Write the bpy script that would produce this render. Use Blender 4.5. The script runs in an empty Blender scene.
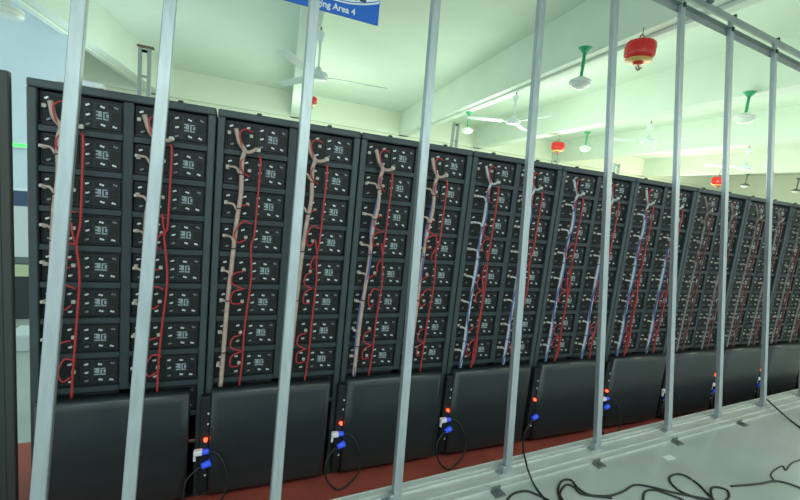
import bpy, bmesh, math, random
from mathutils import Vector, Matrix
random.seed(7)
S = bpy.context.scene
COL = S.collection

# ------------------------------------------------------------------ camera maths
F, CX, CY, HC = 410.0, 400.0, 250.0, 1.77
HS = 0.105
Rv = Vector((967, 48, F)).normalized()
Uv = Vector((967, 48, F)).cross(Vector((0, 298 - HS * 967 - CY, F))).normalized()
if Uv.y > 0: Uv = -Uv
Yv = Uv.cross(Rv)
def ray(x, y):
    c = Vector(((x - CX) / F, (y - CY) / F, 1))
    return Vector((Rv.dot(c), Yv.dot(c), Uv.dot(c)))
CAM = Vector((0, 0, HC))
def proj(p):
    d = Vector(p) - CAM
    c = Rv * d.x + Yv * d.y + Uv * d.z
    return CX + F * c.x / c.z, CY + F * c.y / c.z
def onY(x, y, Y): r = ray(x, y); return CAM + r * (Y / r.y)
def onZ(x, y, z): r = ray(x, y); return CAM + r * ((z - HC) / r.z)

# ------------------------------------------------------------------ materials
MATS = {}
def mat(name, col, rough=.6, metal=0., noise=0., nscale=20., emit=None, estr=0., bump=0., stretch=None, spec=.5):
    m = bpy.data.materials.new(name); m.use_nodes = True
    nt = m.node_tree; b = nt.nodes['Principled BSDF']
    b.inputs['Base Color'].default_value = (*col, 1)
    b.inputs['Roughness'].default_value = rough
    b.inputs['Metallic'].default_value = metal
    b.inputs['Specular IOR Level'].default_value = spec
    if noise or bump:
        tc = nt.nodes.new('ShaderNodeTexCoord'); mp = nt.nodes.new('ShaderNodeMapping')
        nt.links.new(tc.outputs['Object'], mp.inputs['Vector'])
        if stretch: mp.inputs['Scale'].default_value = stretch
        n = nt.nodes.new('ShaderNodeTexNoise'); n.inputs['Scale'].default_value = nscale
        n.inputs['Detail'].default_value = 4
        nt.links.new(mp.outputs['Vector'], n.inputs['Vector'])
        if noise:
            r = nt.nodes.new('ShaderNodeValToRGB')
            r.color_ramp.elements[0].position = .3; r.color_ramp.elements[1].position = .7
            r.color_ramp.elements[0].color = (*[c * (1 - noise) for c in col], 1)
            r.color_ramp.elements[1].color = (*[min(1, c * (1 + noise)) for c in col], 1)
            nt.links.new(n.outputs['Fac'], r.inputs['Fac'])
            nt.links.new(r.outputs['Color'], b.inputs['Base Color'])
        if bump:
            bp = nt.nodes.new('ShaderNodeBump'); bp.inputs['Strength'].default_value = bump
            bp.inputs['Distance'].default_value = .01
            nt.links.new(n.outputs['Fac'], bp.inputs['Height']); nt.links.new(bp.outputs['Normal'], b.inputs['Normal'])
    if emit:
        b.inputs['Emission Color'].default_value = (*emit, 1); b.inputs['Emission Strength'].default_value = estr
    MATS[name] = m; return m
M = MATS
mat('ceiling_paint', (.66, .76, .66), .8, noise=.03, nscale=1.2)
mat('beam_paint', (.68, .77, .68), .7, noise=.03, nscale=1.5)
mat('wall_paint', (.74, .80, .66), .8, noise=.03, nscale=1.)
mat('left_wall_paint', (.66, .78, .84), .8, noise=.04, nscale=1.)
mat('floor_epoxy', (.43, .47, .455), .20, noise=.12, nscale=1.6, bump=.03)
mat('red_floor', (.33, .065, .045), .6, noise=.15, nscale=5)
mat('rack_steel', (.027, .039, .043), .42, noise=.2, nscale=9)
mat('rack_edge', (.041, .057, .060), .33, noise=.15, nscale=9)
mat('rack_dark', (.008, .011, .012), .6)
mat('cover_plastic', (.019, .026, .028), .34, noise=.06, nscale=14, spec=.65)
mat('module_black', (.006, .009, .010), .55, noise=.3, nscale=30)
mat('module_grey', (.009, .013, .014), .5)
mat('module_pocket', (.003, .004, .005), .6)
mat('print_white', (.30, .36, .38), .6)
mat('stud_metal', (.70, .74, .72), .3, metal=.4)
mat('stud_dull', (.22, .25, .25), .4, metal=.5)
mat('connector_white', (.55, .52, .45), .5)
mat('wire_tan', (.47, .34, .285), .6, noise=.18, nscale=40)
mat('wire_mauve', (.24, .21, .21), .6, noise=.18, nscale=40)
mat('wire_grey', (.50, .52, .54), .6, noise=.15, nscale=40)
mat('wire_blue', (.085, .12, .36), .5)
mat('wire_red', (.44, .032, .036), .45)
mat('wire_dark_red', (.20, .05, .05), .5)
mat('wire_black', (.012, .014, .015), .45)
mat('tie_black', (.02, .02, .02), .5)
mat('aluminium', (.43, .48, .50), .42, metal=.6, noise=.10, nscale=7, stretch=(6, 6, .6))
mat('rail_metal', (.58, .62, .60), .40, metal=.25, noise=.12, nscale=9, stretch=(.6, 6, 6))
mat('aluminium_dark', (.30, .34, .33), .45, metal=.35, noise=.1, nscale=7)
mat('clamp_grey', (.16, .18, .18), .45, metal=.4)
mat('bolt_dark', (.05, .06, .06), .4, metal=.5)
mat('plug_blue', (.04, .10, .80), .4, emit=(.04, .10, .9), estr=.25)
mat('plug_white', (.85, .84, .86), .4)
mat('led_red', (.9, .05, .02), .4, emit=(1, .045, .015), estr=6)
mat('led_white', (.8, .85, .85), .4)
mat('lamp_green', (.03, .36, .16), .45)
mat('lamp_white', (.82, .86, .82), .35)
mat('lamp_glass', (.80, .86, .80), .25)
mat('lamp_dark', (.10, .15, .13), .5)
mat('fan_white', (.80, .90, .88), .4)
mat('fan_grey', (.42, .50, .49), .5)
mat('extinguisher_red', (.70, .025, .02), .18)
mat('extinguisher_yellow', (.75, .43, .12), .45)
mat('brass', (.34, .25, .17), .4, metal=.7)
mat('sign_blue', (.004, .13, .60), .4)
mat('sign_white', (.86, .90, .90), .4)
mat('ladder_grey', (.40, .46, .42), .5)
mat('ladder_rust', (.20, .13, .08), .7)
mat('exit_green', (.02, .5, .05), .4, emit=(.08, 1, .15), estr=1.2)
mat('navy', (.05, .09, .17), .6)
mat('box_white', (.70, .76, .76), .5)
mat('box_tan', (.55, .50, .38), .6)
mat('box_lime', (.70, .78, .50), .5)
mat('cabinet_dark', (.035, .05, .045), .5)
mat('door_dark', (.045, .048, .042), .5)
mat('tube_light', (1, 1, 1), .4, emit=(.88, 1, .86), estr=6)

# ------------------------------------------------------------------ mesh helpers
def new(): return bmesh.new()
def box(bm, x0, x1, y0, y1, z0, z1, bev=0., segs=2):
    r = bmesh.ops.create_cube(bm, size=1)
    vs = r['verts']
    for v in vs:
        v.co = Vector(((x0 + x1) / 2 + v.co.x * (x1 - x0), (y0 + y1) / 2 + v.co.y * (y1 - y0), (z0 + z1) / 2 + v.co.z * (z1 - z0)))
    if bev:
        es = list({e for v in vs for e in v.link_edges})
        bmesh.ops.bevel(bm, geom=es, offset=bev, segments=segs, profile=.5, affect='EDGES')
    return bm
def cyl(bm, p0, p1, r0, r1=None, n=12):
    p0, p1 = Vector(p0), Vector(p1); d = p1 - p0
    r = bmesh.ops.create_cone(bm, cap_ends=True, segments=n, radius1=r0, radius2=r0 if r1 is None else r1, depth=d.length)
    q = d.to_track_quat('Z', 'Y').to_matrix().to_4x4(); q.translation = (p0 + p1) / 2
    bmesh.ops.transform(bm, matrix=q, verts=r['verts']); return bm
def lathe(bm, prof, n=24, c=(0, 0, 0)):
    rings = []
    for r, z in prof:
        rings.append([bm.verts.new((c[0] + r * math.cos(2 * math.pi * i / n), c[1] + r * math.sin(2 * math.pi * i / n), c[2] + z)) for i in range(n)])
    for a, b in zip(rings, rings[1:]):
        for i in range(n):
            bm.faces.new((a[i], a[(i + 1) % n], b[(i + 1) % n], b[i]))
    bm.faces.new(rings[0][::-1]); bm.faces.new(rings[-1]); return bm
def smooth(pts, k=6):
    pts = [Vector(p) for p in pts]
    if len(pts) < 3: return pts
    out = []
    e = [pts[0] * 2 - pts[1]] + pts + [pts[-1] * 2 - pts[-2]]
    for i in range(1, len(e) - 2):
        a, b, c, d = e[i - 1], e[i], e[i + 1], e[i + 2]
        for j in range(k):
            t = j / k
            out.append(.5 * ((2 * b) + (c - a) * t + (2 * a - 5 * b + 4 * c - d) * t * t + (3 * b - a - 3 * c + d) * t ** 3))
    out.append(pts[-1]); return out
def tube(bm, pts, r, n=6, k=6, sm=True):
    P = smooth(pts, k) if sm else [Vector(p) for p in pts]
    rings = []; up = Vector((0, 1, 0))
    for i, p in enumerate(P):
        t = (P[min(i + 1, len(P) - 1)] - P[max(i - 1, 0)])
        if t.length < 1e-9: t = Vector((0, 0, 1))
        t.normalize()
        a = t.cross(up)
        if a.length < .05: a = t.cross(Vector((1, 0, 0)))
        a.normalize(); b = t.cross(a); up = -b if False else up
        rings.append([bm.verts.new(p + (a * math.cos(2 * math.pi * q / n) + b * math.sin(2 * math.pi * q / n)) * r) for q in range(n)])
    for A, B in zip(rings, rings[1:]):
        for q in range(n): bm.faces.new((A[q], A[(q + 1) % n], B[(q + 1) % n], B[q]))
    bm.faces.new(rings[0][::-1]); bm.faces.new(rings[-1]); return bm
def obj(name, bm, m, parent=None, smooth_=False, loc=None):
    me = bpy.data.meshes.new(name)
    bmesh.ops.recalc_face_normals(bm, faces=bm.faces[:]); bm.to_mesh(me); bm.free()
    me.materials.append(M[m])
    if smooth_:
        for p in me.polygons: p.use_smooth = True
    o = bpy.data.objects.new(name, me); COL.objects.link(o)
    if parent: o.parent = parent
    if loc is not None: o.location = loc
    return o
def tag(o, label, cat, group=None):
    o['label'] = label; o['category'] = cat
    if group: o['group'] = group
    return o
def empty(name, loc, label, cat, group=None, rz=0):
    o = bpy.data.objects.new(name, None); COL.objects.link(o); o.location = loc; o.rotation_euler.z = rz
    o.empty_display_size = .1
    return tag(o, label, cat, group)
def struct(name, bm, m):
    o = obj(name, bm, m); o['kind'] = 'structure'; return o
KIDS = {}
def kids(o):
    return [c for c in COL.objects if c.parent == o]
def copy_tree(o, parent=None, cache=None):
    c = o.copy(); COL.objects.link(c)
    if parent: c.parent = parent
    for ch in (KIDS.get(o.name) or KIDS.setdefault(o.name, kids(o))): copy_tree(ch, c)
    return c
ORD = ['first', 'second', 'third', 'fourth', 'fifth', 'sixth', 'seventh', 'eighth', 'ninth', 'tenth', 'eleventh']

# ------------------------------------------------------------------ dimensions
YR = 2.30                      # front of the racks
RW = .7475                     # rack pitch
RX0 = -.356 * YR               # left side of the first rack
RT = 2.107                     # rack top
NR = 10
ZF = .22                       # walkway level in front of the rack bay
ROW0, PITCH = 1.995, .176
ZB, ZC = HC + 2.1, HC + 2.85   # beam soffit and slab
LEAN = Vector((.005, .138, .992)).normalized()
FA = Vector((1.598, 1.772, ZF)); FX = Vector((1, .055, 0)).normalized(); FN = FX.cross(LEAN)   # FN points to the racks? fixed below
if FN.y > 0: FN = -FN          # towards the camera
def onF(x, y):
    r = ray(x, y); t = ((FA - CAM).dot(FN)) / r.dot(FN); P = CAM + r * t
    return (P - FA).dot(FX), (P - FA).dot(LEAN)

# ------------------------------------------------------------------ setting
FYE = lambda x: FA.y + .055 * (x - FA.x) + .10      # back edge of the walkway
bm = new()
v = [(-7, -6, ZF), (20, -6, ZF), (20, FYE(20) if FYE(20) < 2.2 else 2.2, ZF), (6.5, FYE(6.5) if FYE(6.5) < 2.2 else 2.2, ZF), (-7, FYE(-7), ZF)]
top = [bm.verts.new(p) for p in v]; bot = [bm.verts.new((p[0], p[1], -.02)) for p in v]
bm.faces.new(top); bm.faces.new(bot[::-1])
for i in range(5): bm.faces.new((top[i], bot[i], bot[(i + 1) % 5], top[(i + 1) % 5]))
struct('floor', bm, 'floor_epoxy')
bm = new(); box(bm, -2.5, 7.4, 1.0, 3.05, -.03, 0.0); struct('floor_red', bm, 'red_floor'); bpy.data.objects['floor_red'].name = 'floor.001'
bm = new(); box(bm, -12, 25, 3.05, 14.2, -.05, 0.0); box(bm, -12, -2.5, 1.3, 3.05, -.05, 0.0); struct('floor.002', bm, 'floor_epoxy')
bm = new(); box(bm, -12, 25, 13.8, 14.0, -.05, ZC + .1); struct('wall_back', bm, 'wall_paint')
bm = new(); box(bm, 24, 24.2, -6, 13.8, -.05, ZC + .1); struct('wall_right', bm, 'wall_paint')
bm = new(); box(bm, -12, 25, -6, 14, ZC, ZC + .2); struct('ceiling', bm, 'ceiling_paint')
# beams run away from the camera
D = ray(283, 184); D.z = 0; D.normalize(); N = Vector((D.y, -D.x, 0))
def beam(name, l0, l1, a0=-5, a1=13.85, zb=ZB):
    bm = new()
    q = [N * l + D * a for l, a in ((l0, a0), (l1, a0), (l1, 0), (l0, 0))]
    tt = lambda l: (13.8 - (N * l).y) / D.y - .02
    q = [N * l0 + D * a0, N * l1 + D * a0, N * l1 + D * tt(l1), N * l0 + D * tt(l0)]
    lo = [bm.verts.new((p.x, p.y, zb)) for p in q]; hi = [bm.verts.new((p.x, p.y, ZC + .01)) for p in q]
    bm.faces.new(lo[::-1]); bm.faces.new(hi)
    for i in range(4): bm.faces.new((lo[i], lo[(i + 1) % 4], hi[(i + 1) % 4], hi[i]))
    return struct(name, bm, 'beam_paint')
BL = [(-3.72, -3.33), (.09, .35), (3.74, 4.08), (6.75, 7.1), (10.6, 10.95), (15.8, 16.1)]
for i, (a, b) in enumerate(BL): beam('trim_%d' % (i + 1), a, b)
bm = new(); box(bm, -12, 25, 13.55, 13.8, ZC - .75, ZC); struct('trim_9', bm, 'wall_paint')

# conduit along the soffits
for i, lab in ((2, 'thin pale conduit pipe along the underside of the beam carrying the near green lamps'),
               (0, 'thin pale conduit pipe under the ceiling beam at upper left')):
    l = (BL[i][0] + BL[i][1]) / 2 - .03
    bm = new(); a = N * l + D * 0; b = N * l + D * 12.5
    cyl(bm, (a.x, a.y, ZB - .021), (b.x, b.y, ZB - .021), .02, n=8)
    tag(obj('conduit_pipe', bm, 'beam_paint', smooth_=True), lab, 'pipe')

# ------------------------------------------------------------------ racks
PW = .035       # post width
GAP = .008
XI0, XI1 = GAP / 2 + PW, RW - GAP / 2 - PW
MID = RW / 2; CPW = .042
COLX = [(XI0 + .002, MID - CPW / 2 - .002), (MID + CPW / 2 + .002, XI1 - .002)]
RACK_GROUP = 'battery racks in the long row'
def make_rack():
    r = empty('battery_rack', (0, 0, 0), '', 'rack', RACK_GROUP)
    for s in (0, 1):
        bm = new(); x = GAP / 2 if s == 0 else XI1
        box(bm, x, x + PW, 0, .04, 0, RT - .036, .004, 1); obj('post', bm, 'rack_edge', r)
        bm = new(); x = GAP / 2 if s == 0 else XI1 + .02
        box(bm, x + .002, x + .012, .041, .56, 0, RT - .036); obj('side_panel', bm, 'rack_steel', r)
    bm = new(); box(bm, MID - CPW / 2, MID + CPW / 2, .012, .045, .66, RT - .036, .003, 1); obj('centre_post', bm, 'rack_steel', r)
    bm = new(); box(bm, GAP / 2, RW - GAP / 2, 0, .56, RT - .036, RT, .005, 1); obj('top_panel', bm, 'rack_edge', r)
    bm = new(); box(bm, GAP / 2 + .014, RW - GAP / 2 - .014, .55, .56, .01, RT - .037); obj('back_panel', bm, 'rack_dark', r)
    for k in range(9):
        z = ROW0 - PITCH * k - .0765
        bm = new()
        for x0, x1 in ((XI0, MID - CPW / 2), (MID + CPW / 2, XI1)):
            box(bm, x0, x1, .016, .50, z - .005, z)
            box(bm, x0, x1, .010, .016, z - .027, z, .0015, 1)
        obj('shelf', bm, 'rack_steel', r)
    for x in (.20, RW - .17):
        bm = new(); cyl(bm, (x, .08, RT), (x, .08, RT + .012), .018, .014, 10)
        box(bm, x - .010, x + .013, .07, .09, RT + .010, RT + .020, .003, 1); obj('lifting_bolt', bm, 'bolt_dark', r)
    # padded-looking lower cover
    bm = new(); box(bm, XI0 - .006, XI1 - .030, -.075, .012, .040, .645)
    es = [e for e in bm.edges if abs(e.verts[0].co.y + .075) < 1e-4 and abs(e.verts[1].co.y + .075) < 1e-4]
    bmesh.ops.bevel(bm, geom=es, offset=.040, segments=6, profile=.5, affect='EDGES')
    cv = obj('lower_cover', bm, 'cover_plastic', r, True)
    bm = new(); box(bm, GAP / 2, RW - GAP / 2, .002, .5, 0, .012); obj('base', bm, 'rack_dark', r)
    return r
def make_module():
    r = empty('battery_module', (0, 0, 0), '', 'battery module', 'battery modules on the rack shelves')
    w = COLX[0][1] - COLX[0][0]; h = .146
    X = lambda u: u * w
    bm = new(); box(bm, 0, w, .008, .42, 0, h, .002, 1); obj('casing', bm, 'module_black', r)
    bm = new(); box(bm, X(.50), X(.98), .001, .008, .012, h - .012, .002, 1); fp = obj('faceplate', bm, 'module_grey', r)
    bm = new()
    box(bm, X(.03), X(.46), .003, .008, .02, h - .02, .002, 1); obj('terminal_board', bm, 'module_pocket', r)
    bm = new()
    for a, b, c, d in ((.54, .63, .055, .09), (.66, .82, .052, .094), (.85, .96, .05, .096), (.53, .62, .10, .125), (.66, .76, .10, .125), (.80, .95, .104, .125), (.53, .62, .02, .045), (.66, .78, .02, .043), (.82, .95, .02, .043)):
        box(bm, X(a), X(b), -.0005, .001, c, d)
    obj('recess', bm, 'module_pocket', fp)
    bm = new()
    y0, y1 = -.0022, -.0006
    for a, b, c, d in ((.665, .735, .085, .092), (.665, .70, .070, .078), (.665, .74, .056, .062), (.69, .735, .066, .085), (.75, .815, .086, .091), (.75, .77, .058, .088), (.75, .82, .055, .061), (.79, .82, .066, .082)):
        box(bm, X(a), X(b), y0, y1, c, d)
    obj('printed_label', bm, 'print_white', fp)
    for u, z in ((.575, .115), (.73, .113), (.90, .116), (.58, .030), (.74, .033), (.885, .030), (.58, .072), (.10, .118), (.36, .118), (.12, .028), (.37, .03)):
        bm = new(); cyl(bm, (X(u), .003, z), (X(u), -.007, z), .0055, .0045, 8)
        box(bm, X(u) + (.004 if u > .7 else -.012), X(u) + (.012 if u > .7 else -.004), -.002, .003, z - .007, z + .001)
        obj('terminal', bm, 'stud_metal' if (u * 7 + z * 31) % 1 < .62 else 'stud_dull', fp if u > .5 else r)
    for u, z in ((.40, .078), (.06, .082)):
        bm = new(); box(bm, X(u) - .009, X(u) + .008, -.008, .004, z - .009, z + .008, .002, 1)
        obj('socket', bm, 'connector_white', r)
    return r
rack0 = make_rack(); mod0 = make_module()
racks = []
HIDE = {}
def rack_word(i): return ORD[i] + ' rack from the left'
RL = ['tall black battery rack, leftmost full rack in the row', 'tall black battery rack, second from the left in the row', 'tall black battery rack, third from the left, behind the fourth fence post',
      'tall black battery rack, fourth from the left in the row', 'tall black battery rack, fifth from the left in the row', 'tall black battery rack, sixth from the left in the row',
      'tall black battery rack, seventh from the left in the row', 'tall black battery rack, eighth from the left, far down the row', 'tall black battery rack, ninth from the left near the right edge',
      'tall black battery rack at the far right end, last in view']
racks.append(rack0)
for i in range(1, NR): racks.append(copy_tree(rack0))
for i, r in enumerate(racks):
    r.location = (RX0 + RW * i, YR, 0); r['label'] = RL[i]
first = True
for i in range(NR):
    for c in range(2):
        for k in range(9):
            m = mod0 if first else copy_tree(mod0)
            first = False
            m.location = (RX0 + RW * i + COLX[c][0], YR + .022, ROW0 - PITCH * k - .0755)
            m['label'] = 'black battery module, %s shelf down, %s column of the %s rack from the left' % (ORD[k], ('left', 'right')[c], ORD[i])

# ------------------------------------------------------------------ wiring on the racks
def colpt(i, c, u, z, y=-.03):
    w = COLX[0][1] - COLX[0][0]
    return Vector((RX0 + RW * i + COLX[c][0] + u * w, YR + y, z))
def rowz(k): return ROW0 - PITCH * k
def harness(i, c):
    rnd = random.Random(100 * i + 7 * c)
    side = ('left', 'right')[c]
    where = '%s column of the %s rack from the left' % (side, ORD[i])
    tone = 'tan' if i < 3 else ('grey' if i < 6 else 'mauve grey')
    mt = 'wire_tan' if i < 3 or (i == 3 and False) else ('wire_grey' if i < 6 else 'wire_mauve')
    h = empty('cable_harness', colpt(i, c, .2, .66), '%s wire bundle down the %s' % (tone, where), 'wiring', 'wire bundles on the racks')
    inv = -Vector(h.location)
    P = lambda u, z, y=-.03: colpt(i, c, u, z, y) + inv
    rt = .0115 if i < 3 else .009
    j = lambda a=.02: rnd.uniform(-a, a)
    ub = .13 + j(.02)
    path = [P(.16 + j(), 2.02, -.02), P(.22, 1.955), P(.30, 1.915), P(.27, 1.86), P(.27 + j(), 1.70), P(.23 + j(), 1.56), P(.19 + j(), 1.35), P(ub + .04, 1.1), P(ub + .02 + j(.01), .85), P(ub, .66)]
    bm = new(); tube(bm, path, rt, 8, 7); obj('trunk', bm, mt, h, True)
    # top branch to the right
    bm = new(); tube(bm, [P(.29, 1.915), P(.38, 1.912, -.035), P(.50, 1.93 + j(.01), -.02)], rt * .85, 7); br = obj('branch', bm, mt, h, True)
    bm = new(); b = P(.50, 1.93, -.02); box(bm, b.x - .008, b.x + .016, b.y - .008, b.y + .008, b.z - .011, b.z + .009, .003, 1); obj('end_connector', bm, 'connector_white', br)
    if 2 <= i < 6:
        bp = [p + Vector((.012, -.006, 0)) if n % 2 else p + Vector((-.010, -.007, 0)) for n, p in enumerate(path[3:])]
        if i == 2: bp = [p + Vector((-.012 if n % 3 else .002, .004 if n % 3 else -.011, 0)) for n, p in enumerate(path[3:])]
        bm = new(); tube(bm, bp, .005 if i < 4 else .006, 6, 7); obj('blue_strand', bm, 'wire_blue', h, True)['label'] = 'blue wire strand'
    # side branches with connectors, one per shelf
    for k in range(1, 9):
        z = rowz(k); ut = .25 - .11 * k / 8
        zz = z + .012 + j(.01)
        bm = new(); tube(bm, [P(ut, zz - .03, -.03), P(ut - .05, zz - .004, -.032), P(.07, zz, -.018)], .006, 6, 4); br = obj('branch', bm, 'wire_tan' if i < 3 else mt, h, True)
        bm = new(); b = P(.06, zz, -.014); box(bm, b.x - .009, b.x + .010, b.y - .007, b.y + .006, b.z - .007, b.z + .007, .002, 1); obj('end_connector', bm, 'connector_white', br)
    # ties
    ss = smooth(path, 7)
    for n in range(24, len(ss) - 2, 8):
        p = ss[n]; bm = new(); cyl(bm, p + Vector((0, 0, -.003)), p + Vector((0, 0, .003)), rt * 1.25, n=10); obj('cable_tie', bm, 'tie_black', h)
    # red jumpers
    mode = rnd.random()
    def red(pts, r=.0042): 
        bm = new(); tube(bm, pts, r, 6, 6); obj('red_jumper', bm, 'wire_red' if i < 6 else 'wire_dark_red', h, True)['label'] = 'red jumper wire'
    z0 = rowz(0); red([P(.42, z0 + .02, -.018), P(.30, z0 + .028, -.03), P(.22, z0 + .005, -.035), P(.24, z0 - .045, -.04), P(.30, z0 - .08, -.035)])
    z1 = rowz(1); red([P(.30, z1 + .07, -.035), P(.25, z1 + .03, -.042), P(.29, z1 - .01, -.04), P(.40, z1 - .03, -.022)])
    for k in range(2, 8, 2):
        za, zb = rowz(k), rowz(k + 1); zm = (za + zb) / 2
        a = .26 + j(.04)
        if i == 0 or (i + k) % 3 == 0:
            red([P(.40, za, -.016), P(.30, za - .005, -.03), P(.22, za - .03, -.02)])
            red([P(.47, zm - .01, -.03), P(.34, zm + .005, -.04), P(a - .02, zb + .03, -.04), P(a + .03, zb - .02, -.035), P(.40, zb - .005, -.016)])
        else:
            red([P(.40, za, -.016), P(a, za - .01, -.035), P(a - .02, zm + .03, -.042), P(.40 + j(.04), zm, -.035)])
            red([P(.43 + j(.03), zm, -.035), P(a, zm - .02, -.042), P(a - .01, zb + .01, -.04), P(.40, zb, -.016)])
    # long red lead
    r = empty('red_cable', colpt(i, c, .45, .66), 'red lead hanging straight down the %s' % where, 'cable', 'long red leads on the racks')
    inv2 = -Vector(r.location); Q = lambda u, z, y=-.03: colpt(i, c, u, z, y) + inv2
    rr = .0055 if i < 3 else .006
    RM = 'wire_red' if i < 6 else 'wire_dark_red'
    ut = .50 + j(.03)
    lead = [Q(ut, 1.90, -.02), Q(ut + .03, 1.87), Q(ut + .02, 1.70), Q(ut, 1.50)]
    zz = 1.42 + j(.05)
    lead += [Q(.47 + j(.02), zz), Q(.50 + j(.02), 1.25), Q(.47 + j(.02), 1.0), Q(.44 + j(), .8), Q(.42, .655)]
    bm = new(); tube(bm, lead, rr, 7, 6); o = obj('wire', bm, RM, r, True)
    if (i != 1 or c == 1) and i < 6:
        bm = new(); tube(bm, [Q(.42, zz + .10, -.03), Q(.44, zz + .05, -.04), Q(.47, zz, -.038), Q(.42, zz + .005, -.045), Q(.36, zz - .03, -.045), Q(.37, zz - .065, -.04), Q(.42, zz - .07, -.02)], .0042, 6); obj('pigtail', bm, 'wire_red', r, True)
    if 3 <= i < 6 and c == 0:
        bm = new(); tube(bm, [Q(.40, 1.3), Q(.46, 1.15, -.04), Q(.44, .95, -.04), Q(.46, .75, -.04), Q(.40, .655)], .006, 6); obj('pigtail', bm, 'wire_red', r, True)
for i in range(NR):
    for c in range(2): harness(i, c)

# ------------------------------------------------------------------ power strips, plugs and looped leads in the gaps between covers
YS = YR - .055
for i in range(1, NR):
    xg = RX0 + RW * i - (.05 if i >= 7 else 0)
    wl = 'between the covers of the %s and %s racks' % (ORD[i - 1], ORD[i])
    s = empty('power_strip', (xg, YS, .05), 'black power strip with red light ' + wl, 'power strip', 'power strips between racks')
    bm = new(); box(bm, -.016, .034, .01, .054, 0, .56, .004, 1); sb = obj('strip_body', bm, 'rack_dark', s)
    for z in (.46, .40):
        bm = new(); box(bm, .020, .028, .006, .012, z, z + .010, .001, 1); obj('indicator', bm, 'led_white', s)
    bm = new(); zl = .317 if i < 6 else .35; rl = .011 if i < 6 else .017; xl = .016 if i < 7 else -.006; cyl(bm, (xl, .012, zl), (xl, -.006, zl), rl, rl * .7, 12); obj('indicator_light', bm, 'led_red', sb, True)['label'] = 'glowing red light'
    for z in (.15, .10):
        bm = new(); box(bm, .016, .024, .006, .012, z, z + .010, .001, 1); obj('outlet', bm, 'led_white', s)
    if i > 8: continue
    p = empty('power_lead', (xg, YS, .28), 'black power lead with blue plugs ' + wl, 'cable', 'power leads between racks')
    if i not in (4,):
        bm = new(); box(bm, -.040, .004, -.022, .010, .012, .040, .006, 2); box(bm, -.040, -.028, -.014, .004, -.022, .016, .003, 1); obj('wall_socket', bm, 'plug_white', p)
        bm = new(); cyl(bm, (.004, -.006, .026), (.034, -.012, .028), .016, .013, 12); obj('plug', bm, 'plug_blue', p, True)['label'] = 'blue upper plug'
    bm = new(); cyl(bm, (.046, -.010, -.040), (.002, -.018, -.052), .019, .015, 12); obj('plug', bm, 'plug_blue', p, True)['label'] = 'blue lower plug'
    if i == 4:
        p['label'] = 'black power lead with one blue plug trailing over the rail to the floor'
        pts = [(.004, -.018, -.052)] + [tuple(v - p.location) for v in (onY(525, 432, 2.15), onY(523, 446, 2.02), onZ(525, 458, ZF + .065), onZ(529, 473, ZF + .05), onZ(535, 486, ZF + .008), onZ(545, 500, ZF + .008), onZ(552, 512, ZF + .008))]
    else:
        w = .12 if i in (2, 3) else .10
        pts = [(.034, -.012, .028), (.085, -.03, .01), (.10 + w * .3, -.06, -.09), (.10 + w * .2, -.09, -.19), (.05, -.10, -.262), (-.01, -.10, -.268), (-.07, -.08, -.20), (-.07, -.05, -.11), (-.03, -.03, -.065), (.002, -.018, -.052)]
    bm = new(); tube(bm, pts, .0055, 7, 7); obj('cord', bm, 'wire_black', p, True)

# pale light batten lying on top of the first rack
t = empty('white_tray', (RX0 + .105, YR + .004, RT), 'white flat cable tray lying on top of the leftmost rack', 'tray')
bm = new(); box(bm, 0, .17, .0, .06, 0, .026, .004, 1); obj('tray_body', bm, 'box_white', t)

# ------------------------------------------------------------------ fence
fence = empty('metal_fence', FA, 'silver aluminium fence of vertical square bars leaning toward the racks', 'fence')
FM = Matrix((FX, -FN, LEAN)).transposed()     # local axes: along, towards racks, up the bar
def fobj(name, bm, m, lab=None, sm=False):
    bmesh.ops.transform(bm, matrix=FM.to_4x4(), verts=bm.verts)
    o = obj(name, bm, m, fence, sm)
    if lab: o['label'] = lab
    return o
BARS = [((70.5, 0), (37, 500)), ((162, 0), (127.5, 500)), ((307.5, 0), (274.5, 500)), ((430.3, 0), (396.5, 490)), ((537, 0), (506.5, 475)), ((611, 0), (596.5, 455)), ((678.3, 5), (667.7, 440)), ((727.4, 27), (717.7, 425)), ((771.5, 53), (762.7, 408))]
TOPH = 3.215
feet = []
for t_, b_ in BARS:
    a = onF(*t_); b = onF(*b_)
    f = lambda s: b[0] + (a[0] - b[0]) * (s - b[1]) / (a[1] - b[1])
    feet.append((f(0.), f(TOPH)))
feet += [(3.74, 3.60), (4.40, 4.28)]
for f0, f1 in feet:
    bm = new(); box(bm, -.023, .023, -.0175, .0175, .004, TOPH, .003, 1)
    for v in bm.verts: v.co.x += f0 + (f1 - f0) * v.co.z / TOPH
    fobj('bar', bm, 'aluminium')
    bm = new(); box(bm, f1 - .012, f1 + .012, -.03, -.0176, 3.19, 3.225, .003, 1); fobj('bolt', bm, 'bolt_dark')
XL, XR = -2.35, 4.55
bm = new(); box(bm, XL, XR, -.0172, .0185, TOPH + .001, TOPH + .005); box(bm, XL, XR, .0185, .0235, 3.165, TOPH + .005)
fobj('top_rail', bm, 'aluminium_dark')
bm = new(); box(bm, XL, XR, -.014, .010, 3.272, 3.326, .003, 1); fobj('top_rail', bm, 'aluminium_dark')
for f0, f1 in feet:
    bm = new(); box(bm, f1 - .02, f1 + .02, -.012, .010, TOPH + .005, 3.273); fobj('spacer', bm, 'aluminium_dark')
    bm = new(); cyl(bm, (f1 + .06, -.002, 3.326), (f1 + .06, -.002, 3.350), .014, n=10); fobj('bolt', bm, 'bolt_dark')
u_, v_ = onF(703, 1)
bm = new(); box(bm, u_ - .03, u_ + .03, -.045, -.014, v_ - .035, v_ + .02, .004, 1); fobj('rail_clip', bm, 'clamp_grey')
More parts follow.
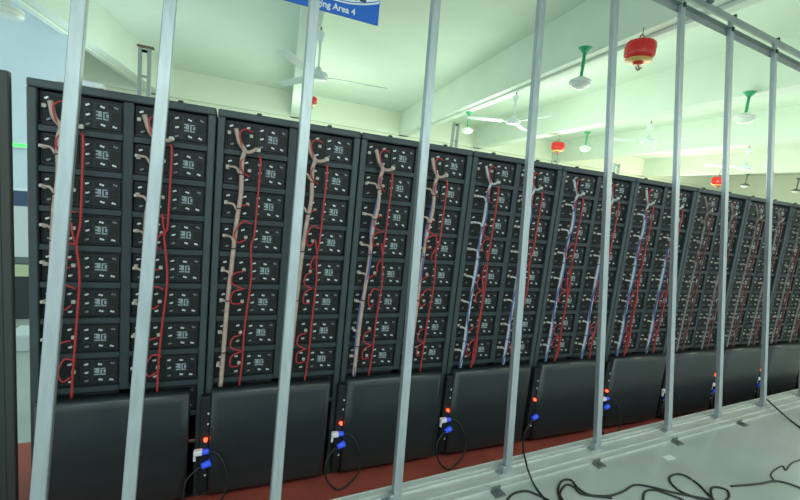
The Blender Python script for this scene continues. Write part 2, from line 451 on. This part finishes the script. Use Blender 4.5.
# bottom rail sits flat on the walkway (world axes)
def robj(name, bm, m, lab=None):
    rz = Matrix.Rotation(math.atan2(FX.y, FX.x), 4, 'Z')
    bmesh.ops.transform(bm, matrix=rz, verts=bm.verts); o = obj(name, bm, m, fence)
    if lab: o['label'] = lab
    return o
bm = new(); box(bm, XL, XR, -.105, .090, .0, .006)
for y, h in ((-.105, .014), (-.055, .012), (.022, .016), (.052, .016), (.086, .017)): box(bm, XL, XR, y, y + .005, .006, h)
box(bm, XL, XR, .0571, .0859, .012, .015)
robj('bottom_rail', bm, 'rail_metal')
for f0, f1 in feet:
    bm = new(); box(bm, f0 - .045, f0 - .0235, -.02, .02, .006, .05, .002, 1); box(bm, f0 - .075, f0 - .045, -.02, .02, .006, .014); robj('foot_bracket', bm, 'aluminium')
for px_, py_ in ((500, 496), (607, 471), (688, 449), (752, 429)):
    x = (onZ(px_, py_, ZF) - FA).dot(FX)
    bm = new(); box(bm, x - .035, x + .035, -.160, -.106, .0, .008, .002, 1); box(bm, x - .03, x + .03, -.115, -.106, .008, .030, .002, 1)
    cyl(bm, (x, -.138, .008), (x, -.138, .018), .012, n=8); robj('floor_clamp', bm, 'clamp_grey')

# ------------------------------------------------------------------ cables on the walkway
def floor_cable(pts, label, r=.006, lift=None):
    ps = [onZ(x, y, ZF + r + .001) for x, y in pts]
    if lift:
        for n, z in lift.items(): ps[n] = onZ(pts[n][0], pts[n][1], ZF + r + z)
    bm = new(); tube(bm, ps, r, 7, 7)
    return tag(obj('black_cable', bm, 'wire_black', smooth_=True), label, 'cable', 'loose black cables on the floor')
floor_cable([(505, 503), (513, 494), (526, 491), (538, 495), (548, 500), (556, 506)], 'black cable arching across the floor beneath the fifth fence bar')
floor_cable([(561, 503), (558, 490), (562, 481), (571, 480), (578, 488), (590, 495), (612, 498)], 'looped black cable at the left of the floor tangle')
floor_cable([(566, 505), (560, 494), (566, 485), (574, 487), (582, 494), (606, 496), (622, 492), (635, 485), (652, 487), (676, 493), (713, 500)], 'long wavy black cable across the middle of the floor tangle')
floor_cable([(643, 504), (645, 492), (655, 490), (668, 494), (684, 500)], 'small hooped black cable in the middle of the floor tangle')
floor_cable([(712, 502), (694, 497), (680, 491), (671, 483), (670, 477), (677, 474), (686, 476), (698, 484), (708, 494), (716, 502)], 'teardrop loop of black cable on the open floor')
floor_cable([(714, 505), (711, 490), (716, 487), (727, 490), (729, 497), (722, 503)], 'small black cable coil right of the teardrop loop')
floor_cable([(731, 486), (745, 485), (760, 483.5), (776, 481), (790, 484), (803, 489)], 'thin black cable lying straight toward the right edge')
floor_cable([(776, 482), (771, 475), (776, 469), (783, 466), (786, 470), (792, 463), (803, 459)], 'thin kinked dark cable at the right edge of the floor', .004)
floor_cable([(767, 399.5), (774, 406), (783, 414), (792, 421.5), (805, 431)], 'black cable leaving the rail at the far right', .007, {0: .05, 1: .04, 2: .03, 3: .0})
bm = new(); q = onZ(668, 458, ZF); box(bm, q.x - .03, q.x + .05, q.y - .02, q.y + .02, ZF, ZF + .003); tag(obj('floor_glint', bm, 'box_white'), 'white patch imitating a light reflection on the grey floor in front of the rail', 'reflection')  # pale slab stands in for a bright light reflection on the floor

# ------------------------------------------------------------------ hanging things
def hang(px, py, my, mz=ZB):
    """point on the pixel ray whose vertical above, at the mount height, appears at image row my"""
    r = ray(px, py); lo, hi = 1.0, 60.
    best = None
    for n in range(4000):
        t = .5 + n * .01; P = CAM + r * t
        if P.z > mz - .05: break
        y = proj((P.x, P.y, mz))[1]
        e = abs(y - my)
        if best is None or e < best[0]: best = (e, P.copy())
    return best[1]
def pendant(px, py, my, label, stem='lamp_green'):
    P = hang(px, py, my); L = ZB - P.z
    o = empty('pendant_lamp', (P.x, P.y, ZB), label, 'lamp', 'pendant lamps under the ceiling beams')
    k = .66
    bm = new(); lathe(bm, [(.03, -.07), (.07, -.02), (.085, -.005), (.085, 0)], 16); obj('canopy', bm, stem, o, True)
    bm = new(); cyl(bm, (0, 0, -.05), (0, 0, -L + .08), .02, n=10); obj('stem', bm, stem, o, True)
    bm = new(); lathe(bm, [(r_ * k, -L + z_ * k) for r_, z_ in ((.05, .14), (.09, .12), (.20, .06), (.215, .025), (.20, .005))][::-1], 24); obj('lamp_shade', bm, 'lamp_dark' if stem == 'lamp_dark' else 'lamp_white', o, True)
    bm = new(); lathe(bm, [(r_ * k, -L + z_ * k) for r_, z_ in ((.06, -.10), (.13, -.075), (.185, -.03), (.198, .004))], 24); obj('glass', bm, 'lamp_glass', o, True)
    return o
pendant(580, 84, 48, 'green-stemmed pendant lamp with white dome, largest, left of the big red extinguisher')
pendant(467, 131, 112, 'green-stemmed pendant lamp right of the fourth fence bar')
pendant(585, 149, 132, 'small green-stemmed pendant lamp right of the middle red extinguisher')
pendant(744.5, 119, 92, 'green-stemmed pendant lamp between the two rightmost full bars')
pendant(745, 186, 174, 'small dark pendant lamp right of the far red extinguisher', 'lamp_dark')
pendant(796, 191.5, 178, 'small dark pendant lamp at the far right edge', 'lamp_dark')

def fan(px, py, my, ang, label, R=.84):
    P = hang(px, py, my); L = ZB - P.z
    o = empty('ceiling_fan', (P.x, P.y, ZB), label, 'fan', 'ceiling fans')
    bm = new(); cyl(bm, (0, 0, 0), (0, 0, -.06), .012, n=8); obj('hook', bm, 'brass', o)
    bm = new(); lathe(bm, [(.025, -.20), (.055, -.14), (.06, -.08), (.03, -.05)], 16); obj('canopy', bm, 'fan_white', o, True)
    bm = new(); cyl(bm, (0, 0, -.18), (0, 0, -L + .06), .016, n=10); obj('rod', bm, 'fan_white', o, True)
    bm = new(); lathe(bm, [(.05, -L - .06), (.12, -L - .05), (.14, -L - .01), (.12, -L + .03), (.05, -L + .05), (.03, -L + .10)], 20); obj('motor', bm, 'fan_white', o, True)
    for k in range(3):
        a = ang + k * 2 * math.pi / 3
        bm = new(); box(bm, .12, .24, -.018, .018, -.004, .004)
        box(bm, .20, R, -.075, .075, -.004, .004)
        for v in bm.verts:
            if v.co.x > R - .01: v.co.y *= .85
        bmesh.ops.transform(bm, matrix=Matrix.Rotation(a, 4, 'Z') @ Matrix.Rotation(.2, 4, 'X'), verts=bm.verts)
        bmesh.ops.translate(bm, vec=(0, 0, -L - .015), verts=bm.verts)
        obj('blade', bm, 'fan_white', o)
fan(318, 75, 27, -.12, 'white ceiling fan hanging below the blue sign', .95)
fan(513, 121, 92, math.pi * 1.5 + .1, 'white ceiling fan left of the fifth fence bar')
fan(648, 141, 121, .5, 'white ceiling fan between the sixth and seventh fence bars')
fan(745, 167, 146, .3, 'small white ceiling fan between the two rightmost full bars')

def extinguisher(px, py, wpx, my, label):
    P = hang(px, py, my); d = P - CAM
    zc = Rv.z * d.x + Yv.z * d.y + Uv.z * d.z
    k = .84 * (wpx / F * zc) / .44                    # size from its apparent width
    o = empty('hanging_extinguisher', P, label, 'fire extinguisher', 'red hanging extinguishers')
    bm = new(); lathe(bm, [(.17, -.130), (.205, -.110), (.218, -.06), (.222, .05), (.215, .10), (.19, .128), (.05, .138)], 32); obj('tank', bm, 'extinguisher_red', o, True)
    bm = new(); lathe(bm, [(.05, -.170), (.182, -.152), (.192, -.130)], 28); obj('base_plate', bm, 'extinguisher_yellow', o, True)
    bm = new(); lathe(bm, [(.03, -.205), (.07, -.20), (.075, -.172)], 20); obj('nozzle', bm, 'extinguisher_red', o, True)
    bm = new(); tube(bm, [(0, 0, -.20), (.03, 0, -.235), (.055, 0, -.25), (.03, 0, -.28), (-.02, 0, -.265), (-.03, 0, -.235)], .012, 8); cyl(bm, (.03, 0, -.25), (.09, 0, -.235), .014, n=8); obj('valve', bm, 'brass', o, True)
    bm = new(); tube(bm, [(.045 * math.cos(a), 0, .185 + .05 * math.sin(a)) for a in [k * math.pi / 5 - math.pi / 2 for k in range(11)]], .012, 8); obj('ring', bm, 'brass', o, True)
    o.scale = (k, k, k)
    bm = new(); cyl(bm, (0, 0, .23), (0, 0, (ZB - P.z) / k), .008, n=6); obj('hanger', bm, 'brass', o)
    return o
extinguisher(640, 51, 34, 27, 'large red hanging extinguisher with yellow base near the top rail')
extinguisher(558, 146.5, 15.5, 135, 'small red hanging extinguisher in the middle beside the fifth fence bar')
extinguisher(718.5, 181, 14.5, 170, 'small red hanging extinguisher above the racks at the far right')
extinguisher(311, 100.5, 14, 80, 'small red hanging extinguisher half hidden behind the third fence bar')

# hanging sign
YSN = 2.9
a = onY(282, 3.5, YSN); b = onY(378, 25.5, YSN)
W = b.x - a.x; zb = (a.z + b.z) / 2 + .012; Hs = .36
sg = empty('hanging_sign', (a.x, YSN, zb), 'blue and white hanging sign with an area number, at the top edge', 'sign')
bm = new(); box(bm, 0, W, 0, .012, 0, Hs, .002, 1); obj('board', bm, 'sign_blue', sg)
def plate(prof, y, m, name, d=.003):
    bm = new(); f0 = [bm.verts.new((x, y, z)) for x, z in prof]; f1 = [bm.verts.new((x, y + d, z)) for x, z in prof]
    bm.faces.new(f0); bm.faces.new(f1[::-1]); n = len(prof)
    for i in range(n): bm.faces.new((f0[i], f1[i], f1[(i + 1) % n], f0[(i + 1) % n]))
    return obj(name, bm, m, sg)
def arcpts(x0, x1, base, sag, topz):
    n = 28
    low = [(x0 + (x1 - x0) * t / n, base - sag * (1 - (2 * t / n - 1) ** 2)) for t in range(n + 1)]
    return low + [(x1, topz), (x0, topz)]
plate(arcpts(.10 * W, .99 * W, .140, .060, Hs - .01), -.003, 'sign_white', 'emblem')
plate(arcpts(.12 * W, .98 * W, .150, .060, Hs - .02), -.0035, 'sign_blue', 'emblem_ring', .0005)
plate(arcpts(.125 * W, .975 * W, .155, .060, Hs - .025), -.0042, 'sign_white', 'emblem', .0006)
for k in range(6):
    x = (.30 + k * .095) * W
    plate([(x, .118), (x + .07 * W, .118), (x + .07 * W, .20), (x, .20)], -.0055, 'navy', 'emblem_bar', .001)
cu = bpy.data.curves.new('sign_text', 'FONT'); cu.body = 'Aging Area 4'; cu.size = .056; cu.align_x = 'CENTER'; cu.extrude = .001; cu.offset = .0012
to = bpy.data.objects.new('tmp', cu); COL.objects.link(to)
dg = bpy.context.evaluated_depsgraph_get(); me = bpy.data.meshes.new_from_object(to.evaluated_get(dg))
bpy.data.objects.remove(to); me.name = 'lettering'; me.materials.clear(); me.materials.append(M['sign_white'])
lt = bpy.data.objects.new('lettering', me); COL.objects.link(lt); lt.parent = sg; lt.rotation_euler = (math.pi / 2, 0, 0); lt.location = (.51 * W, -.002, .024)
for x in (.12 * W, .88 * W):
    bm = new(); cyl(bm, (x, .006, Hs), (x, .006, ZC - zb), .003, n=6); obj('hanging_wire', bm, 'bolt_dark', sg)

# ladder-like cable risers beyond the racks
def riser(px, ytop, Y, wpx, label, ztop=None, rust=False):
    p = onY(px, ytop, Y); q = onY(px + wpx, ytop, Y); w = max(.14, q.x - p.x)
    zt = ztop or p.z
    o = empty('cable_ladder', (p.x, Y, 0), label, 'cable ladder', 'cable ladders behind the racks')
    for x in (0, w - .04):
        bm = new(); box(bm, x, x + .04, 0, .06, 0, zt, .003, 1); obj('rail', bm, 'ladder_grey', o)
    bm = new(); z = .2
    while z < zt - .05:
        box(bm, .04, w - .04, .01, .03, z, z + .03); z += .3
    box(bm, .04, w - .04, .01, .03, zt - .06, zt - .02)
    obj('rungs', bm, 'ladder_grey', o)
    if rust:
        bm = new(); box(bm, -.01, w + .03, -.02, .06, zt, zt + .02); obj('bracket', bm, 'ladder_rust', o)
riser(138, 46, 6.2, 8.5, 'grey cable ladder hanging from the beam at upper left', None, True)
riser(454, 122, 7.0, 6, 'grey cable ladder behind the racks right of the fourth fence bar')
riser(554.5, 146, 13.0, 6, 'grey cable ladder beneath the small middle red extinguisher')
riser(615, 163, 6.5, 6, 'grey cable ladder behind the racks beside the sixth fence bar')

# ------------------------------------------------------------------ left edge
bm = new(); 
p0 = onY(-30, 75, YR); p1 = onY(9.5, 75, YR)
d = empty('dark_cabinet', (p0.x, YR, 0), 'dark narrow cabinet panel at the left edge of the photo', 'cabinet')
bm = new(); box(bm, 0, p1.x - p0.x - .035, 0, .02, 0, RT + .005, .004, 1); obj('side_panel', bm, 'cabinet_dark', d)
bm = new(); box(bm, p1.x - p0.x - .034, p1.x - p0.x, -.012, .02, 0, RT + .01, .004, 1); obj('post', bm, 'door_dark', d)
# things far behind, seen through the slit
def slit(name, x0, y0, x1, y1, Y, m, label, cat, dep=.25, z0=None):
    a = onY(x0, y0, Y); b = onY(x1, y1, Y)
    zlo = b.z if z0 is None else z0
    o = empty(name, (a.x, Y, zlo), label, cat)
    bm = new(); box(bm, 0, b.x - a.x, 0, dep, 0, a.z - zlo, .01, 1); obj('body', bm, m, o)
    return o, b.x - a.x, a.z - zlo
bm = new(); box(bm, -9, -2.6, 9.0, 9.1, 0, ZC); w = struct('wall_left', bm, 'left_wall_paint')
o, w_, h_ = slit('exit_sign', 3, 141, 30, 149.5, 8.9, 'box_white', 'white sign box glowing green on the far left wall', 'sign', .095)
bm = new(); box(bm, .03, w_ - .03, -.01, .002, h_ * .30, h_ * .85); obj('green_face', bm, 'exit_green', o)
o, w_, h_ = slit('locker', -6, 188, 30, 330, 8.0, 'box_white', 'white cabinet with a navy band seen through the left gap', 'cabinet', .5, 0)
bm = new(); box(bm, .0, w_, -.012, 0.0, h_ - .24, h_ - .01); obj('band', bm, 'navy', o)
o, w_, h_ = slit('equipment_cabinet', -4, 263, 30, 330, 5.6, 'cabinet_dark', 'dark green equipment cabinet seen through the left gap', 'cabinet', .4, 0)
bm = new(); box(bm, .0, w_, -.01, 0.0, h_ - .14, h_ - .01); obj('lime_top_band', bm, 'box_lime', o)  # lime-coloured band along the cabinet top
o, w_, h_ = slit('white_bin', 4, 336, 30, 362, 4.6, 'box_white', 'white plastic bin on the floor in the left gap', 'bin', .3, 0)

# ------------------------------------------------------------------ upper-left hanging lamp
def dome(px, py, label):
    P = hang(px, py, -16, ZB)
    o = empty('bay_lamp', (P.x, P.y, P.z), label, 'lamp')
    bm = new(); lathe(bm, [(.14, -.06), (.2, -.04), (.21, 0), (.2, .02)], 24); obj('glass', bm, 'lamp_glass', o, True)
    bm = new(); lathe(bm, [(.205, .021), (.2, .05), (.08, .09), (.075, .24), (.04, .26)], 24); obj('housing', bm, 'lamp_white', o, True)
    bm = new(); cyl(bm, (0, 0, .25), (0, 0, ZC - P.z + .002), .02, n=8); obj('stem', bm, 'lamp_white', o, True)
dome(3, 11, 'white bay lamp at the top left corner')

# ------------------------------------------------------------------ lights
def area(loc, rot, sx, sy, e, col):
    l = bpy.data.lights.new('fill_area', 'AREA'); l.shape = 'RECTANGLE'; l.size = sx; l.size_y = sy; l.energy = e; l.color = col
    o = bpy.data.objects.new('fill_area', l); COL.objects.link(o); o.location = loc; o.rotation_euler = rot
def point(loc, e, col, r=.15):
    l = bpy.data.lights.new('fill_point', 'POINT'); l.energy = e; l.color = col; l.shadow_soft_size = r
    o = bpy.data.objects.new('fill_point', l); COL.objects.link(o); o.location = loc
GW = (.87, 1, .83)
for o in [o for o in COL.objects if o.name.startswith('pendant_lamp')]:
    pass
# unseen area lights added as fill behind and beside the camera, no fixtures modelled
area((1.0, -1.2, 3.7), (math.radians(12), 0, 0), 5, .6, 85, (.86, 1, .96))
area((7.5, -.2, 3.7), (math.radians(8), 0, 0), 4, .6, 85, (1, .97, .78))
area((-3.5, -1.5, 3.3), (math.radians(35), 0, 0), 2.5, 1.2, 32, (.70, .88, 1))
for x, y, e, c in ((5.5, 7.5, 160, GW), (9.0, 9.0, 170, GW), (13, 8.0, 200, (1, .98, .76)), (2.2, 10.5, 130, GW), (-1.8, 9.0, 70, (.8, .95, 1)), (17, 11, 200, (1, .96, .74)), (5.5, 4.2, 60, GW), (9.5, 4.5, 90, GW), (14, 4.5, 100, GW), (-5.5, 5.5, 115, (.72, .9, 1))):  # added fill points beyond the racks, not placed at the pendant lamps
    point((x, y, 2.5), e, c, .8)

w = bpy.data.worlds.new('World'); S.world = w; w.use_nodes = True
bg = w.node_tree.nodes['Background']; bg.inputs[0].default_value = (.76, .93, .95, 1); bg.inputs[1].default_value = 1.1

# ------------------------------------------------------------------ camera
cd = bpy.data.cameras.new('camera'); co = bpy.data.objects.new('camera', cd); COL.objects.link(co)
cd.sensor_width = 36; cd.lens = F / 800 * 36; cd.clip_start = .05; cd.clip_end = 200
# world = M @ cam; columns of M
right = Vector((Rv.x, Yv.x, Uv.x)); down = Vector((Rv.y, Yv.y, Uv.y)); fwd = Vector((Rv.z, Yv.z, Uv.z))
mw = Matrix((right, -down, -fwd)).transposed().to_4x4(); mw.translation = CAM
co.matrix_world = mw
S.camera = co
S.view_settings.view_transform = 'Standard'; S.view_settings.look = 'None'; S.view_settings.gamma = 1; S.view_settings.exposure = 0.14
try: S.view_settings.use_curve_mapping = False
except Exception: pass
